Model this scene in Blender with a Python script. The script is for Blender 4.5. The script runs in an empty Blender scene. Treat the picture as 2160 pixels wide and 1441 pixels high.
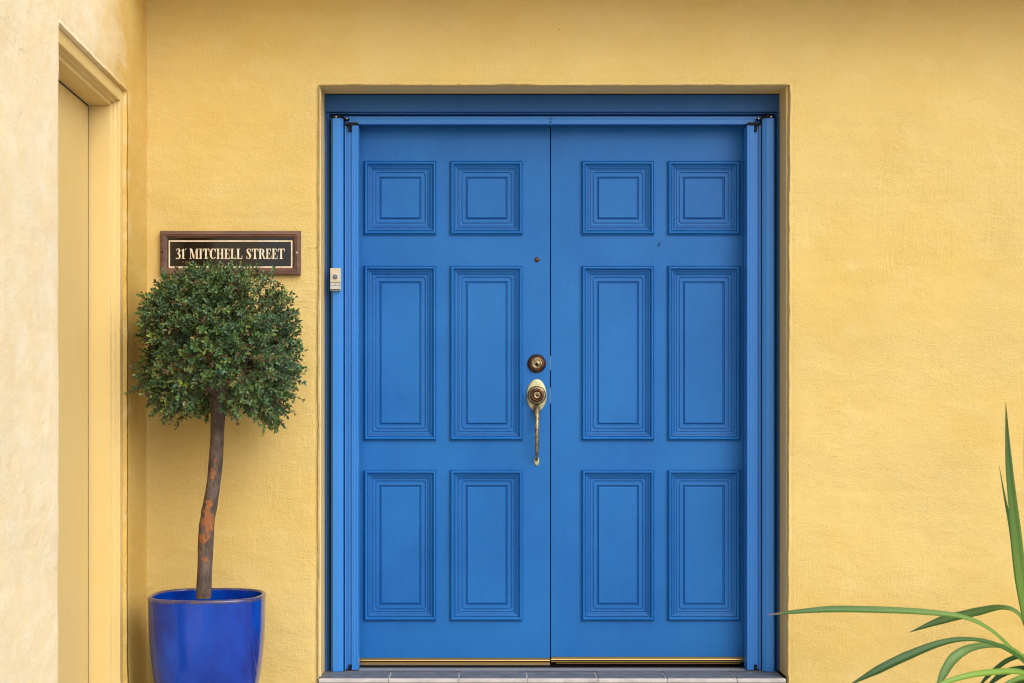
import bpy, math, random
import numpy as np
from mathutils import Vector

random.seed(7)
rng = np.random.default_rng(7)
S = bpy.context.scene
COL = S.collection

# ------------------------------------------------------------------ camera
F, D, VX, VY, ZC = 3070.0, 5.5, 1030.0, 880.0, 1.137      # focal (px of a 2160 px wide frame), distance to wall, vanishing point, eye height
cam_d = bpy.data.cameras.new('camera')
cam = bpy.data.objects.new('camera', cam_d); COL.objects.link(cam)
cam.location = (0, -D, ZC); cam.rotation_euler = (math.radians(90), 0, 0)
cam_d.sensor_width = 36; cam_d.lens = F / 2160 * 36
cam_d.shift_x = (1080 - VX) / 2160; cam_d.shift_y = (VY - 720.5) / 2160
cam_d.clip_start = 0.05; cam_d.clip_end = 3000
cam_d.dof.use_dof = True; cam_d.dof.focus_distance = 5.68; cam_d.dof.aperture_fstop = 4.0
S.camera = cam
S.cycles.filter_width = 1.1

# ------------------------------------------------------------------ light
SUN_EL, SUN_AZ = math.radians(40), math.radians(36)       # azimuth: degrees to the right of straight behind the camera
w = bpy.data.worlds.new('World'); S.world = w; w.use_nodes = True
nt = w.node_tree; nt.nodes.clear()
sky = nt.nodes.new('ShaderNodeTexSky'); sky.sky_type = 'NISHITA'; sky.sun_disc = False
sky.sun_elevation = SUN_EL; sky.sun_rotation = math.pi - SUN_AZ
sky.air_density = 1.0; sky.dust_density = 4.0
hs = nt.nodes.new('ShaderNodeHueSaturation'); hs.inputs['Saturation'].default_value = 0.30   # overcast: nearly grey sky
bg = nt.nodes.new('ShaderNodeBackground'); bg.inputs['Strength'].default_value = 0.15
wo = nt.nodes.new('ShaderNodeOutputWorld')
nt.links.new(sky.outputs[0], hs.inputs['Color']); nt.links.new(hs.outputs[0], bg.inputs['Color']); nt.links.new(bg.outputs[0], wo.inputs['Surface'])
sun_d = bpy.data.lights.new('sun', 'SUN'); sun_d.energy = 1.35; sun_d.angle = math.radians(75); sun_d.color = (1.0, 0.96, 0.90)
sun = bpy.data.objects.new('sun', sun_d); COL.objects.link(sun)
sdir = Vector((math.sin(SUN_AZ) * math.cos(SUN_EL), -math.cos(SUN_AZ) * math.cos(SUN_EL), math.sin(SUN_EL)))
sun.rotation_euler = sdir.to_track_quat('Z', 'Y').to_euler(); sun.location = (3, -6, 6)
S.view_settings.view_transform = 'Standard'; S.view_settings.look = 'None'
S.view_settings.gamma = 1.0; S.view_settings.exposure = 0.21; S.view_settings.use_curve_mapping = False

# ------------------------------------------------------------------ helpers
def sc(y): return (D + y) / F
def PX(px, y): return (px - VX) * sc(y)
def PZ(py, y): return ZC - (py - VY) * sc(y)

def vnoise(x, y, seed=0):
    x = np.asarray(x, float); y = np.asarray(y, float)
    xi = np.floor(x).astype(np.int64); yi = np.floor(y).astype(np.int64)
    xf = x - xi; yf = y - yi
    def h(a, b):
        n = (a * 374761393 + b * 668265263 + seed * 1442695041) & 0xffffffff
        n = ((n ^ (n >> 13)) * 1274126177) & 0xffffffff
        n = n ^ (n >> 16)
        return (n & 0xffff) / 65535.0
    u = xf * xf * xf * (xf * (xf * 6 - 15) + 10); v = yf * yf * yf * (yf * (yf * 6 - 15) + 10)
    a = h(xi, yi); b = h(xi + 1, yi); c = h(xi, yi + 1); d = h(xi + 1, yi + 1)
    return (a * (1 - u) + b * u) * (1 - v) + (c * (1 - u) + d * u) * v
def fbm(x, y, seed=0, octv=4):
    s = 0; a = .5
    for i in range(octv):
        s = s + a * (vnoise(x, y, seed + i * 17) - .5); x = x * 2.03; y = y * 2.03; a *= .5
    return s

def mesh(name, verts, faces, smooth=False):
    me = bpy.data.meshes.new(name); me.from_pydata([tuple(v) for v in verts], [], faces); me.update()
    if smooth: me.polygons.foreach_set('use_smooth', [True] * len(me.polygons))
    return me
def wloc(o):
    p = Vector((0, 0, 0))
    while o is not None: p = p + o.location; o = o.parent
    return p
def obj(name, verts, faces, mat, parent=None, smooth=False, bevel=0, loc=None, fix=True):
    """verts in world coordinates; becomes one mesh object, child of parent"""
    base = wloc(parent) if parent is not None else Vector(loc if loc is not None else (0, 0, 0))
    vs = np.asarray(verts, float) - np.array(base)
    me = mesh(name, vs, faces, smooth)
    if fix:
        import bmesh
        bm = bmesh.new(); bm.from_mesh(me); bmesh.ops.recalc_face_normals(bm, faces=bm.faces); bm.to_mesh(me); bm.free()
    if mat: me.materials.append(mat)
    o = bpy.data.objects.new(name, me); COL.objects.link(o)
    if parent is not None: o.parent = parent
    else: o.location = base
    if bevel:
        m = o.modifiers.new('bevel', 'BEVEL'); m.width = bevel; m.segments = 2; m.limit_method = 'ANGLE'
    return o
def thing(name, label, cat, loc, group=None):
    o = bpy.data.objects.new(name, None); COL.objects.link(o); o.location = loc; o.empty_display_size = .1
    o['label'] = label; o['category'] = cat
    if group: o['group'] = group
    return o
def box(x0, x1, y0, y1, z0, z1):
    v = [(x, y, z) for x in (x0, x1) for y in (y0, y1) for z in (z0, z1)]
    f = [(0, 1, 3, 2), (4, 6, 7, 5), (0, 4, 5, 1), (2, 3, 7, 6), (0, 2, 6, 4), (1, 5, 7, 3)]
    return v, f
def merge(parts):
    V = []; Fs = []
    for v, f in parts:
        n = len(V); V += [tuple(p) for p in v]; Fs += [tuple(i + n for i in q) for q in f]
    return V, Fs
def prism(poly, fn0, fn1):
    """closed polygon of (a,b); fn0/fn1 map (a,b) to the two end points"""
    n = len(poly); v = [fn0(*p) for p in poly] + [fn1(*p) for p in poly]
    f = [(i, (i + 1) % n, n + (i + 1) % n, n + i) for i in range(n)] + [tuple(range(n))[::-1], tuple(range(n, 2 * n))]
    return v, f
def lathe_y(cx, cz, y0, prof, n=28, sx=1, sz=1):
    """profile (radius, distance out of the door towards -y)"""
    v = []; f = []
    for r, d in prof:
        for k in range(n):
            a = 2 * math.pi * k / n; v.append((cx + sx * r * math.cos(a), y0 - d, cz + sz * r * math.sin(a)))
    m = len(prof)
    for j in range(m - 1):
        for k in range(n): f.append((j * n + k, j * n + (k + 1) % n, (j + 1) * n + (k + 1) % n, (j + 1) * n + k))
    f.append(tuple(range((m - 1) * n, m * n)))
    return v, f
def tube(path, radii, n=10, noise=0, flat=1.0):
    P = [Vector(p) for p in path]; v = []; f = []
    up = Vector((0, 1, 0.001))
    for i, p in enumerate(P):
        t = (P[min(i + 1, len(P) - 1)] - P[max(i - 1, 0)]).normalized()
        a = t.cross(up)
        if a.length < .1: a = t.cross(Vector((1, 0, 0)))
        a.normalize(); b = t.cross(a)
        for k in range(n):
            g = 2 * math.pi * k / n
            r = radii[i] * (1 + noise * (random.random() - .5))
            q = p + a * (r * math.cos(g)) + b * (r * flat * math.sin(g)); v.append(tuple(q))
    for i in range(len(P) - 1):
        for k in range(n): f.append((i * n + k, i * n + (k + 1) % n, (i + 1) * n + (k + 1) % n, (i + 1) * n + k))
    f.append(tuple(range(n))[::-1]); f.append(tuple(range((len(P) - 1) * n, len(P) * n)))
    return v, f
def catmull(pts, n=6):
    P = [np.array(p, float) for p in pts]; P = [2 * P[0] - P[1]] + P + [2 * P[-1] - P[-2]]; out = []
    for i in range(1, len(P) - 2):
        for k in range(n):
            t = k / n
            out.append(.5 * ((2 * P[i]) + (-P[i - 1] + P[i + 1]) * t + (2 * P[i - 1] - 5 * P[i] + 4 * P[i + 1] - P[i + 2]) * t * t + (-P[i - 1] + 3 * P[i] - 3 * P[i + 1] + P[i + 2]) * t ** 3))
    out.append(P[-2]); return out

# ------------------------------------------------------------------ materials
class M:
    def __init__(s, name, col=(.5, .5, .5), rough=.5, metal=0, spec=.5, coat=0, coat_r=.05):
        s.m = bpy.data.materials.new(name); s.m.use_nodes = True; s.t = s.m.node_tree
        s.b = s.t.nodes['Principled BSDF']; s.set('Base Color', (*col, 1)); s.set('Roughness', rough); s.set('Metallic', metal)
        s.set('Specular IOR Level', spec); s.set('Coat Weight', coat); s.set('Coat Roughness', coat_r)
        s.pos = None; s.h = None
    def set(s, k, v): s.b.inputs[k].default_value = v
    def n(s, typ, **kw):
        nd = s.t.nodes.new(typ)
        for k, v in kw.items():
            if k in nd.inputs: nd.inputs[k].default_value = v
            else: setattr(nd, k, v)
        return nd
    def link(s, a, b): s.t.links.new(a, b)
    def P(s, scale=(1, 1, 1)):
        if s.pos is None: s.pos = s.n('ShaderNodeNewGeometry').outputs['Position']
        mp = s.n('ShaderNodeMapping'); mp.inputs['Scale'].default_value = scale; s.link(s.pos, mp.inputs['Vector']); return mp.outputs[0]
    def noise(s, scale, detail=4, rough=.55, stretch=(1, 1, 1), dist=0):
        nd = s.n('ShaderNodeTexNoise', Scale=scale, Detail=detail, Roughness=rough, Distortion=dist); s.link(s.P(stretch), nd.inputs['Vector']); return nd.outputs['Fac']
    def ramp(s, fac, stops):
        r = s.n('ShaderNodeValToRGB'); el = r.color_ramp.elements
        while len(el) < len(stops): el.new(.5)
        for e, (p, c) in zip(el, stops):
            e.position = p; e.color = c if len(c) == 4 else (*c, 1)
        s.link(fac, r.inputs[0]); return r.outputs[0]
    def mask(s, fac, a, b): return s.ramp(fac, [(a, (0, 0, 0)), (b, (1, 1, 1))])
    def mix(s, fac, a, b, mode='MIX'):
        nd = s.n('ShaderNodeMixRGB', blend_type=mode)
        for i, v in ((0, fac), (1, a), (2, b)):
            if isinstance(v, (int, float)): nd.inputs[i].default_value = v
            elif isinstance(v, tuple): nd.inputs[i].default_value = (*v, 1) if len(v) == 3 else v
            else: s.link(v, nd.inputs[i])
        return nd.outputs[0]
    def math(s, op, a, b=0):
        nd = s.n('ShaderNodeMath', operation=op)
        for i, v in ((0, a), (1, b)):
            if isinstance(v, (int, float)): nd.inputs[i].default_value = v
            else: s.link(v, nd.inputs[i])
        return nd.outputs[0]
    def color(s, c): s.link(c, s.b.inputs['Base Color'])
    def rough(s, c): s.link(c, s.b.inputs['Roughness'])
    def bump(s, h, dist=.002, strength=1.0):
        nd = s.n('ShaderNodeBump', Distance=dist, Strength=strength); s.link(h, nd.inputs['Height'])
        if s.h is not None: s.link(s.h, nd.inputs['Normal'])
        s.h = nd.outputs[0]; s.link(s.h, s.b.inputs['Normal'])

def stucco(name, base, deep, pale, pale_lo=.52, pale_hi=.75, pale_amt=.45, bleach_and_lift=None):
    m = M(name, base, rough=.82, spec=.25)
    big = m.noise(1.6, 5, .6); mid = m.noise(6, 5, .6, (1, 1, 1.8)); fine = m.noise(45, 4, .6)
    c = m.mix(m.mask(big, .42, .68), base, deep)
    c = m.mix(m.math('MULTIPLY', m.mask(mid, pale_lo, pale_hi), pale_amt), c, pale)
    c = m.mix(m.math('MULTIPLY', m.mask(fine, .35, .75), .22), c, deep)
    if bleach_and_lift:                                              # rain and sun chalked the part beyond the eave; brightness is painted in too
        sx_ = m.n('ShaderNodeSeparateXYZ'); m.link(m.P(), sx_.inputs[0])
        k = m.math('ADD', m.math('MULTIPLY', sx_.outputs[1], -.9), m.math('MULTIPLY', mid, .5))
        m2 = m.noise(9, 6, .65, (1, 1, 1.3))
        c = m.mix(m.mask(k, .55, 1.45), c, m.mix(m.mask(m2, .40, .66), bleach_and_lift, (.88, .77, .55)))
    vo = m.n('ShaderNodeTexVoronoi', Scale=9.0); m.link(m.P(), vo.inputs['Vector'])
    sp = m.math('LESS_THAN', vo.outputs['Distance'], .022)
    sp = m.math('MULTIPLY', sp, m.math('GREATER_THAN', m.noise(3.1, 1), .52))
    c = m.mix(m.math('MULTIPLY', sp, .75), c, (.10, .06, .03))
    vc = m.n('ShaderNodeTexVoronoi', Scale=1.15, feature='DISTANCE_TO_EDGE'); wv = m.n('ShaderNodeVectorMath', operation='ADD')
    wn = m.n('ShaderNodeTexNoise', Scale=2.2, Detail=3.0); m.link(m.P(), wn.inputs['Vector']); m.link(wn.outputs['Color'], wv.inputs[0]); m.link(m.P(), wv.inputs[1]); m.link(wv.outputs[0], vc.inputs['Vector'])
    ck = m.math('MULTIPLY', m.math('LESS_THAN', vc.outputs['Distance'], .0035), m.mask(m.noise(2.3, 3), .60, .66))
    c = m.mix(m.math('MULTIPLY', ck, .28), c, (.30, .19, .07)); m.color(c)
    m.bump(m.noise(14, 4, .6, (1, 1, 1.6)), .010, .36)
    st = m.noise(60, 5, .65, (1.0, 1, .35), .6)
    m.bump(st, .005, .36)
    rd = m.ramp(m.noise(16, 4, .5, (1, 1, 2.4), 1.4), [(.44, (0, 0, 0)), (.50, (1, 1, 1)), (.53, (0, 0, 0))])
    m.bump(m.math('MULTIPLY', rd, m.mask(m.noise(2.7, 3), .42, .62)), .004, .32)
    gm = m.math('ADD', m.math('MULTIPLY', m.mask(m.noise(1.9, 4, .6), .36, .64), .85), .15)     # grain comes and goes over the wall
    m.bump(m.math('MULTIPLY', m.noise(230, 3, .65), gm), .0040, .85)
    br = m.ramp(m.noise(11, 3, .5, (2.6, 1, .30), .9), [(.45, (0, 0, 0)), (.51, (1, 1, 1)), (.54, (0, 0, 0))])
    m.bump(m.math('MULTIPLY', br, m.mask(m.noise(1.4, 3), .48, .60)), .004, .20)
    return m.m
MT = {}
MT['wall'] = stucco('yellow_render', (.665, .490, .180), (.65, .45, .135), (.70, .555, .26))
MT['side'] = stucco('bleached_brightened_render', (.69, .485, .155), (.66, .42, .10), (.73, .56, .25), bleach_and_lift=(.86, .71, .44))
MT['soffit'] = stucco('soffit_render', (.72, .44, .07), (.70, .42, .06), (.72, .46, .09))
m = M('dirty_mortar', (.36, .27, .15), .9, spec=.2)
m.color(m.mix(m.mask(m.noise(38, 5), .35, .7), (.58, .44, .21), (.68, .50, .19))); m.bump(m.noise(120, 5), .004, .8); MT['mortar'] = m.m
def paint(name, col, col2, rough=.42, grain=True, coat=0, spec=.5):
    m = M(name, col, rough, spec=spec, coat=coat, coat_r=.25)
    c = m.mix(m.mask(m.noise(2.2, 5), .35, .7), col, col2)
    c = m.mix(m.math('MULTIPLY', m.mask(m.noise(26, 5, .6, (1, 1, .25)), .45, .75), .3), c, col2); m.color(c)
    if grain:
        vo = m.n('ShaderNodeTexVoronoi', Scale=11.0); m.link(m.P(), vo.inputs['Vector'])
        chip = m.math('MULTIPLY', m.math('LESS_THAN', vo.outputs['Distance'], .028), m.math('GREATER_THAN', m.noise(2.9, 2), .60))
        m.color(m.mix(m.math('MULTIPLY', chip, .35), c, (.40, .42, .45)))
        m.bump(m.noise(260, 4, .6, (1, 1, .05)), .0010, .55)
        m.bump(m.noise(90, 3, .6), .0008, .35)
        m.rough(m.ramp(m.noise(9, 4, .6, (1, 1, .4)), [(.3, (rough - .07,) * 3), (.75, (rough + .10,) * 3)]))
    return m.m
MT['cream'] = paint('yellow_timber_paint', (.71, .53, .225), (.69, .50, .19), .5)
MT['door'] = paint('blue_door_paint', (.003, .106, .365), (.009, .140, .43), .43, spec=.32)
MT['frame'] = paint('blue_frame_paint', (.014, .088, .28), (.020, .10, .30), .5, spec=.3)
MT['alu'] = paint('blue_powder_coat', (.026, .19, .57), (.030, .20, .59), .38, grain=False, spec=.42)
MT['black'] = M('black_plastic', (.004, .004, .005), .6, spec=.2).m
MT['rubber_and_shade'] = M('dark_rubber_and_gap_shade', (.02, .02, .025), .7).m
MT['void'] = M('dark_hall', (.02, .018, .015), .9).m
m = M('screw_steel', (.62, .62, .60), .35, 1); MT['steel'] = m.m
m = M('aged_brass', (.6, .55, .33), .5, .35)
m.color(m.mix(m.mask(m.noise(60, 5), .4, .7), (.54, .51, .30), (.38, .34, .17))); m.rough(m.ramp(m.noise(90, 4), [(.3, (.36,) * 3), (.7, (.55,) * 3)])); MT['brass'] = m.m
m = M('worn_grip_brass', (.40, .32, .16), .48, .8)
m.color(m.mix(m.mask(m.noise(75, 5), .4, .62), (.17, .115, .07), (.38, .32, .18))); MT['grip'] = m.m
m = M('dark_bronze', (.16, .075, .035), .38, .9); m.color(m.mix(m.mask(m.noise(80, 5), .4, .7), (.17, .075, .035), (.07, .035, .02))); MT['bronze'] = m.m
m = M('sweep_brass', (.78, .56, .25), .28, 1); MT['sweep'] = m.m
m = M('dull_brass_channel', (.30, .19, .07), .45, .8); MT['sweep_dark'] = m.m
m = M('sill_aluminium', (.20, .215, .26), .5, .3); m.bump(m.noise(200, 3, .5, (.05, 1, 1)), .0006, .4); MT['sill'] = m.m
m = M('slate_tile', (.11, .13, .18), .55)
m.color(m.mix(m.mask(m.noise(22, 6, .65), .35, .7), (.085, .10, .125), (.17, .18, .205))); m.bump(m.noise(70, 5), .002, .5); MT['tile'] = m.m
m = M('pale_trim', (.62, .56, .54), .6); m.color(m.mix(m.mask(m.noise(14, 5, .6, (1, 1, 3)), .4, .7), (.52, .48, .46), (.38, .35, .33))); MT['nosing'] = m.m
m = M('grout', (.50, .47, .42), .9); m.bump(m.noise(150, 4), .002, .6); MT['grout'] = m.m
m = M('concrete_paving', (.45, .43, .39), .85); m.color(m.mix(m.mask(m.noise(1.7, 6), .35, .7), (.42, .395, .355), (.50, .47, .43))); m.bump(m.noise(60, 5), .004, .5); MT['paving'] = m.m
m = M('stained_wood', (.11, .05, .03), .5)
m.color(m.mix(m.mask(m.noise(30, 6, .7, (.12, 1, 1)), .35, .72), (.075, .032, .020), (.20, .105, .07))); m.bump(m.noise(160, 5, .6, (.08, 1, 1)), .0012, .5); MT['wood'] = m.m
m = M('black_glass', (.010, .007, .006), .06, spec=.6); MT['plate'] = m.m
m = M('gilt_letters', (.80, .62, .38), .35); m.color(m.mix(m.mask(m.noise(40, 3), .4, .65), (.82, .71, .52), (.70, .54, .34))); MT['gilt'] = m.m
m = M('cream_plastic', (.54, .47, .34), .45); MT['bell'] = m.m
m = M('grey_plastic', (.47, .46, .43), .4); MT['bell_grey'] = m.m
m = M('slate_button', (.12, .14, .22), .35); MT['button'] = m.m
# glazed pot
m = M('cobalt_glaze', (.004, .03, .36), .14, spec=.48)
c = m.mix(m.mask(m.noise(7, 5, .6, (1, 1, .45)), .36, .64), (.001, .013, .19), (.001, .050, .40))
c = m.mix(m.math('MULTIPLY', m.mask(m.noise(330, 2, .5), .56, .72), .16), c, (.05, .14, .55))
m.color(c); m.bump(m.noise(38, 3), .0012, .35); m.rough(m.ramp(m.noise(120, 3), [(.35, (.04,) * 3), (.7, (.11,) * 3)])); MT['glaze'] = m.m
m = M('thin_glaze_rim', (.13, .10, .14), .22, coat=.5); m.color(m.mix(m.mask(m.noise(45, 4), .4, .65), (.075, .06, .10), (.02, .03, .18))); MT['rim'] = m.m
m = M('terracotta_mulch', (.24, .10, .05), .9); m.color(m.mix(m.mask(m.noise(60, 4), .4, .65), (.08, .05, .035), (.36, .13, .06))); m.bump(m.noise(70, 5), .01, .8); MT['mulch'] = m.m
# bark with flaked orange patches held in a mesh attribute
m = M('bark', (.09, .07, .06), .85, spec=.25)
c = m.mix(m.mask(m.noise(55, 6, .65, (1, 1, .4)), .35, .72), (.055, .040, .034), (.175, .125, .10))
at = m.n('ShaderNodeAttribute', attribute_name='flake'); c = m.mix(at.outputs['Fac'], c, m.mix(m.noise(70, 4), (.24, .085, .035), (.35, .14, .06)))
m.color(c); m.bump(m.noise(90, 6, .65, (1, 1, .35)), .004, .8); MT['bark'] = m.m
m = M('twig', (.10, .055, .035), .8); MT['twig'] = m.m
def leafmat(name, trans, rough):
    m = M(name, (.05, .1, .03), rough, spec=.45)
    at = m.n('ShaderNodeAttribute', attribute_name='tint'); m.color(at.outputs['Color'])
    tr = m.n('ShaderNodeBsdfTranslucent'); m.link(at.outputs['Color'], tr.inputs['Color'])
    mx = m.n('ShaderNodeMixShader'); mx.inputs[0].default_value = trans
    out = m.t.nodes['Material Output']; m.link(m.b.outputs[0], mx.inputs[1]); m.link(tr.outputs[0], mx.inputs[2]); m.link(mx.outputs[0], out.inputs['Surface'])
    return m
MT['leaf'] = leafmat('box_leaf', .08, .30).m
m = leafmat('strap_leaf', .34, .42); m.bump(m.noise(160, 3, .6, (.12, 1, 1)), .0012, .5); MT['strap'] = m.m

# ------------------------------------------------------------------ ground
v, f = box(-400, 400, -500, 300, -.2, 0)
g = obj('ground', v, f, MT['paving']); g['kind'] = 'structure'

# ------------------------------------------------------------------ rendered walls
def rendered_wall(us, zs, hole, fn, seed, reveal, lip=.007):
    """grid wall with one opening; hole = (uL_bottom,uL_top,uR_bottom,uR_top,z_top); fn(u,z,d) -> world arrays (d = out of the wall)"""
    lb, lt, rb, rt, zt = hole
    lm, rm = (lb + lt) / 2, (rb + rt) / 2
    def axis(a, b, brk, step=.0125):
        pts = [a] + brk + [b]; out = []
        for p, q in zip(pts[:-1], pts[1:]):
            n = max(2, int(round((q - p) / step))); out += list(np.linspace(p, q, n, endpoint=False))
        return np.array(out + [b])
    U = axis(us[0], us[1], [lm, rm]); Z = axis(zs[0], zs[1], [zt])
    iL = int(np.argmin(abs(U - lm))); iR = int(np.argmin(abs(U - rm))); jT = int(np.argmin(abs(Z - zt)))
    uu, zz = np.meshgrid(U, Z, indexing='ij')
    uu0, zz0 = uu.copy(), zz.copy()
    tz = np.clip(zz0 / zt, 0, 1.2)
    ed = lambda q, s: .0055 * fbm(q * 9, q * 0 + 3.3, seed + s, 3) + .004 * fbm(q * 45, q * 0 + 1.1, seed + s + 5, 2)
    fall = lambda d: np.clip(1 - abs(d) / .12, 0, 1) ** 2
    below = np.clip(1 - (zz0 - zt) / .12, 0, 1) ** 2 * (zz0 > zt) + (zz0 <= zt)
    uu += fall(uu0 - lm) * below * ((lb + (lt - lb) * tz) - lm + ed(zz0, 1)) + fall(uu0 - rm) * below * ((rb + (rt - rb) * tz) - rm + ed(zz0, 2))
    inu = np.where((uu0 >= lm) & (uu0 <= rm), 1, np.clip(1 - np.minimum(abs(uu0 - lm), abs(uu0 - rm)) / .12, 0, 1) ** 2)
    zz += fall(zz0 - zt) * inu * ed(uu0 + 7, 3)
    d = .007 * fbm(uu0 * 1.7, zz0 * 2.2, seed + 11, 3) + .004 * fbm(uu0 * 7, zz0 * 11, seed + 12, 3) + .0022 * fbm(uu0 * 26, zz0 * 30, seed + 13, 2)
    ph = (zz0 + .010 * fbm(uu0 * 2, zz0 * 2, seed + 5, 2)) / .086
    d -= .0012 * np.exp(-((ph - np.round(ph)) / .10) ** 2) * np.clip(vnoise(uu0 * 2.2, zz0 * 6, seed + 21) * 2 - .7, 0, 1)
    # soften the arris round the opening
    inside_v = zz0 <= zt + .02
    de = np.where(inside_v, np.minimum(abs(uu0 - lm), abs(uu0 - rm)), 9); de = np.minimum(de, np.where((uu0 > lm - .02) & (uu0 < rm + .02), abs(zz0 - zt), 9))
    d -= .0035 * np.clip(1 - de / .02, 0, 1) ** 2
    nU, nZ = uu.shape
    x, y, z = fn(uu, zz, d)
    V = np.stack([x, y, z], -1).reshape(-1, 3)
    ii, jj = np.meshgrid(np.arange(nU - 1), np.arange(nZ - 1), indexing='ij')
    keep = ~((ii >= iL) & (ii < iR) & (jj < jT))
    ii, jj = ii[keep], jj[keep]; a = ii * nZ + jj
    faces = np.stack([a, a + nZ, a + nZ + 1, a + 1], -1).tolist()
    # the reveal: rings running back from the opening's edge
    loop = [(iL, j) for j in range(0, jT)] + [(i, jT) for i in range(iL, iR + 1)] + [(iR, j) for j in range(jT - 1, -1, -1)]
    li = np.array([i * nZ + j for i, j in loop]); lu = np.array([uu[p] for p in loop]); lz = np.array([zz[p] for p in loop]); ld = np.array([d[p] for p in loop])
    nu = np.array([1.0 if i == iL else (-1.0 if i == iR else 0.0) for i, j in loop]); nz = np.array([-1.0 if j == jT else 0.0 for i, j in loop])
    prev = li; base = len(V); allV = [V]; rfaces = []
    for k, (ins, dep) in enumerate(reveal):
        nn = .002 * fbm(np.arange(len(loop)) * .35, np.full(len(loop), dep * 200), seed + 31, 2)
        X, Y, Zz = fn(lu + nu * (ins + nn), lz + nz * (ins + nn), ld * (1 - min(1, k / 2)) - dep)
        allV.append(np.stack([X, Y, Zz], -1)); cur = base + np.arange(len(loop)); base += len(loop)
        q = np.stack([prev[:-1], prev[1:], cur[1:], cur[:-1]], -1).tolist(); faces += q
        rfaces += [1 if k >= 1 else 0] * len(q); prev = cur
    return np.concatenate(allV), faces, len(rfaces), rfaces

def add_wall(name, data, mat, mat2, label):
    V, Fc, nr, rf = data
    o = obj(name, V, Fc, mat, None, smooth=True, fix=False)
    o.data.materials.append(mat2)
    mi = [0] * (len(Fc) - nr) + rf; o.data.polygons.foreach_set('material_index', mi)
    o['label'] = label; o['category'] = 'wall'
    return o
CX = -1.29                                                  # inner corner of the two walls
XL0, XL1 = PX(670, 0), PX(672, 0); XR0, XR1 = PX(1663, 0), PX(1667, 0); ZTOP = PZ(178.5, 0)
fw = rendered_wall((CX - .08, 3.6), (0, 3.3), (XL0, XL1, XR0, XR1, ZTOP), lambda u, z, d: (u, -d, z), 3, [(.001, .002), (.002, .008), (.003, .018), (.003, .033)])
add_wall('front_wall', fw, MT['wall'], MT['mortar'], 'yellow rendered wall around the blue double door')
SA = .0228; sl = math.hypot(1, SA); TX, TY = SA / sl, -1 / sl; NX, NY = 1 / sl, SA / sl
def SW(u, w, z): return (CX + TX * u - NX * w, TY * u - NY * w, z)
U0, U1, ZS = .3186, 1.218, 2.30
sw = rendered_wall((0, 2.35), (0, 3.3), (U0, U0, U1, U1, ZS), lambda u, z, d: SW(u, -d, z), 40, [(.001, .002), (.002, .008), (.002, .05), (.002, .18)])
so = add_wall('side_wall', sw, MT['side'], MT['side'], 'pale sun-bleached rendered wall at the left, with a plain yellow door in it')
# far end of the side wall, out of the frame
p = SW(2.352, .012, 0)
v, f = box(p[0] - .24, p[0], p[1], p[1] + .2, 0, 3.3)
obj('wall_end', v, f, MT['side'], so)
# eave over the entrance
v, f = merge([box(CX - .3, 3.8, -.36, -.012, 2.84, 2.95), box(CX - .3, 3.8, -.40, -.362, 2.83, 3.05)])
e = obj('eave_soffit', v, f, MT['soffit']); e['kind'] = 'structure'
# dark hall behind the doors so that nothing shines through the gaps
v, f = box(-.9, 1.4, .32, 1.6, .05, 2.6); h = obj('hallway', v, f, MT['void']); h['kind'] = 'structure'

# ------------------------------------------------------------------ side door in the left wall
prof = [(.003, .017), (.046, .017), (.046, .034), (.054, .034), (.054, .046), (.068, .046), (.068, .16), (.003, .16)]
fr = thing('side_door_frame', 'yellow painted timber frame of the plain door in the left wall', 'door frame', SW((U0 + U1) / 2, .05, 0))
v, f = prism(prof, lambda a, b: SW(U0 + a, b, ZS - a), lambda a, b: SW(U1 - a, b, ZS - a)); obj('head', v, f, MT['cream'], fr, bevel=.0025)
v, f = prism(prof, lambda a, b: SW(U0 + a, b, 0), lambda a, b: SW(U0 + a, b, ZS - a - .0006)); obj('jamb', v, f, MT['cream'], fr, bevel=.0025)
v, f = prism(prof, lambda a, b: SW(U1 - a, b, 0), lambda a, b: SW(U1 - a, b, ZS - a - .0006)); obj('jamb', v, f, MT['cream'], fr, bevel=.0025)
v, f = box(0, 1, 0, 1, 0, 1); a0, a1 = U0 + .077, U1 - .077
v = [SW(a0 + (a1 - a0) * x, .122 + .035 * y, .012 + (ZS - .074 - .012) * z) for x, y, z in v]
obj('side_door', v, f, MT['cream'], None, bevel=.002, loc=SW((a0 + a1) / 2, .13, 0))
sd = bpy.data.objects['side_door']; sd['label'] = 'plain flat yellow door set back in the left wall'; sd['category'] = 'door'
v = [SW(a0 - .06 + (a1 - a0 + .12) * x, .165 + .02 * y, (ZS - .03) * z) for x, y, z in box(0, 1, 0, 1, 0, 1)[0]]
sb = obj('backing', v, f, MT['void'], fr)
v = [SW(U0 + .0684 + .0082 * x, .1225 + .006 * y, (ZS - .07) * z) for x, y, z in box(0, 1, 0, 1, 0, 1)[0]]; obj('door_gap_shade', v, f, MT['rubber_and_shade'], fr)  # dark strips put in as the shade of the gap round the door
v = [SW(a0 + (a1 - a0) * x, .1225 + .006 * y, ZS - .0738 + .0055 * z) for x, y, z in box(0, 1, 0, 1, 0, 1)[0]]; obj('door_gap_shade', v, f, MT['rubber_and_shade'], fr)

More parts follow.
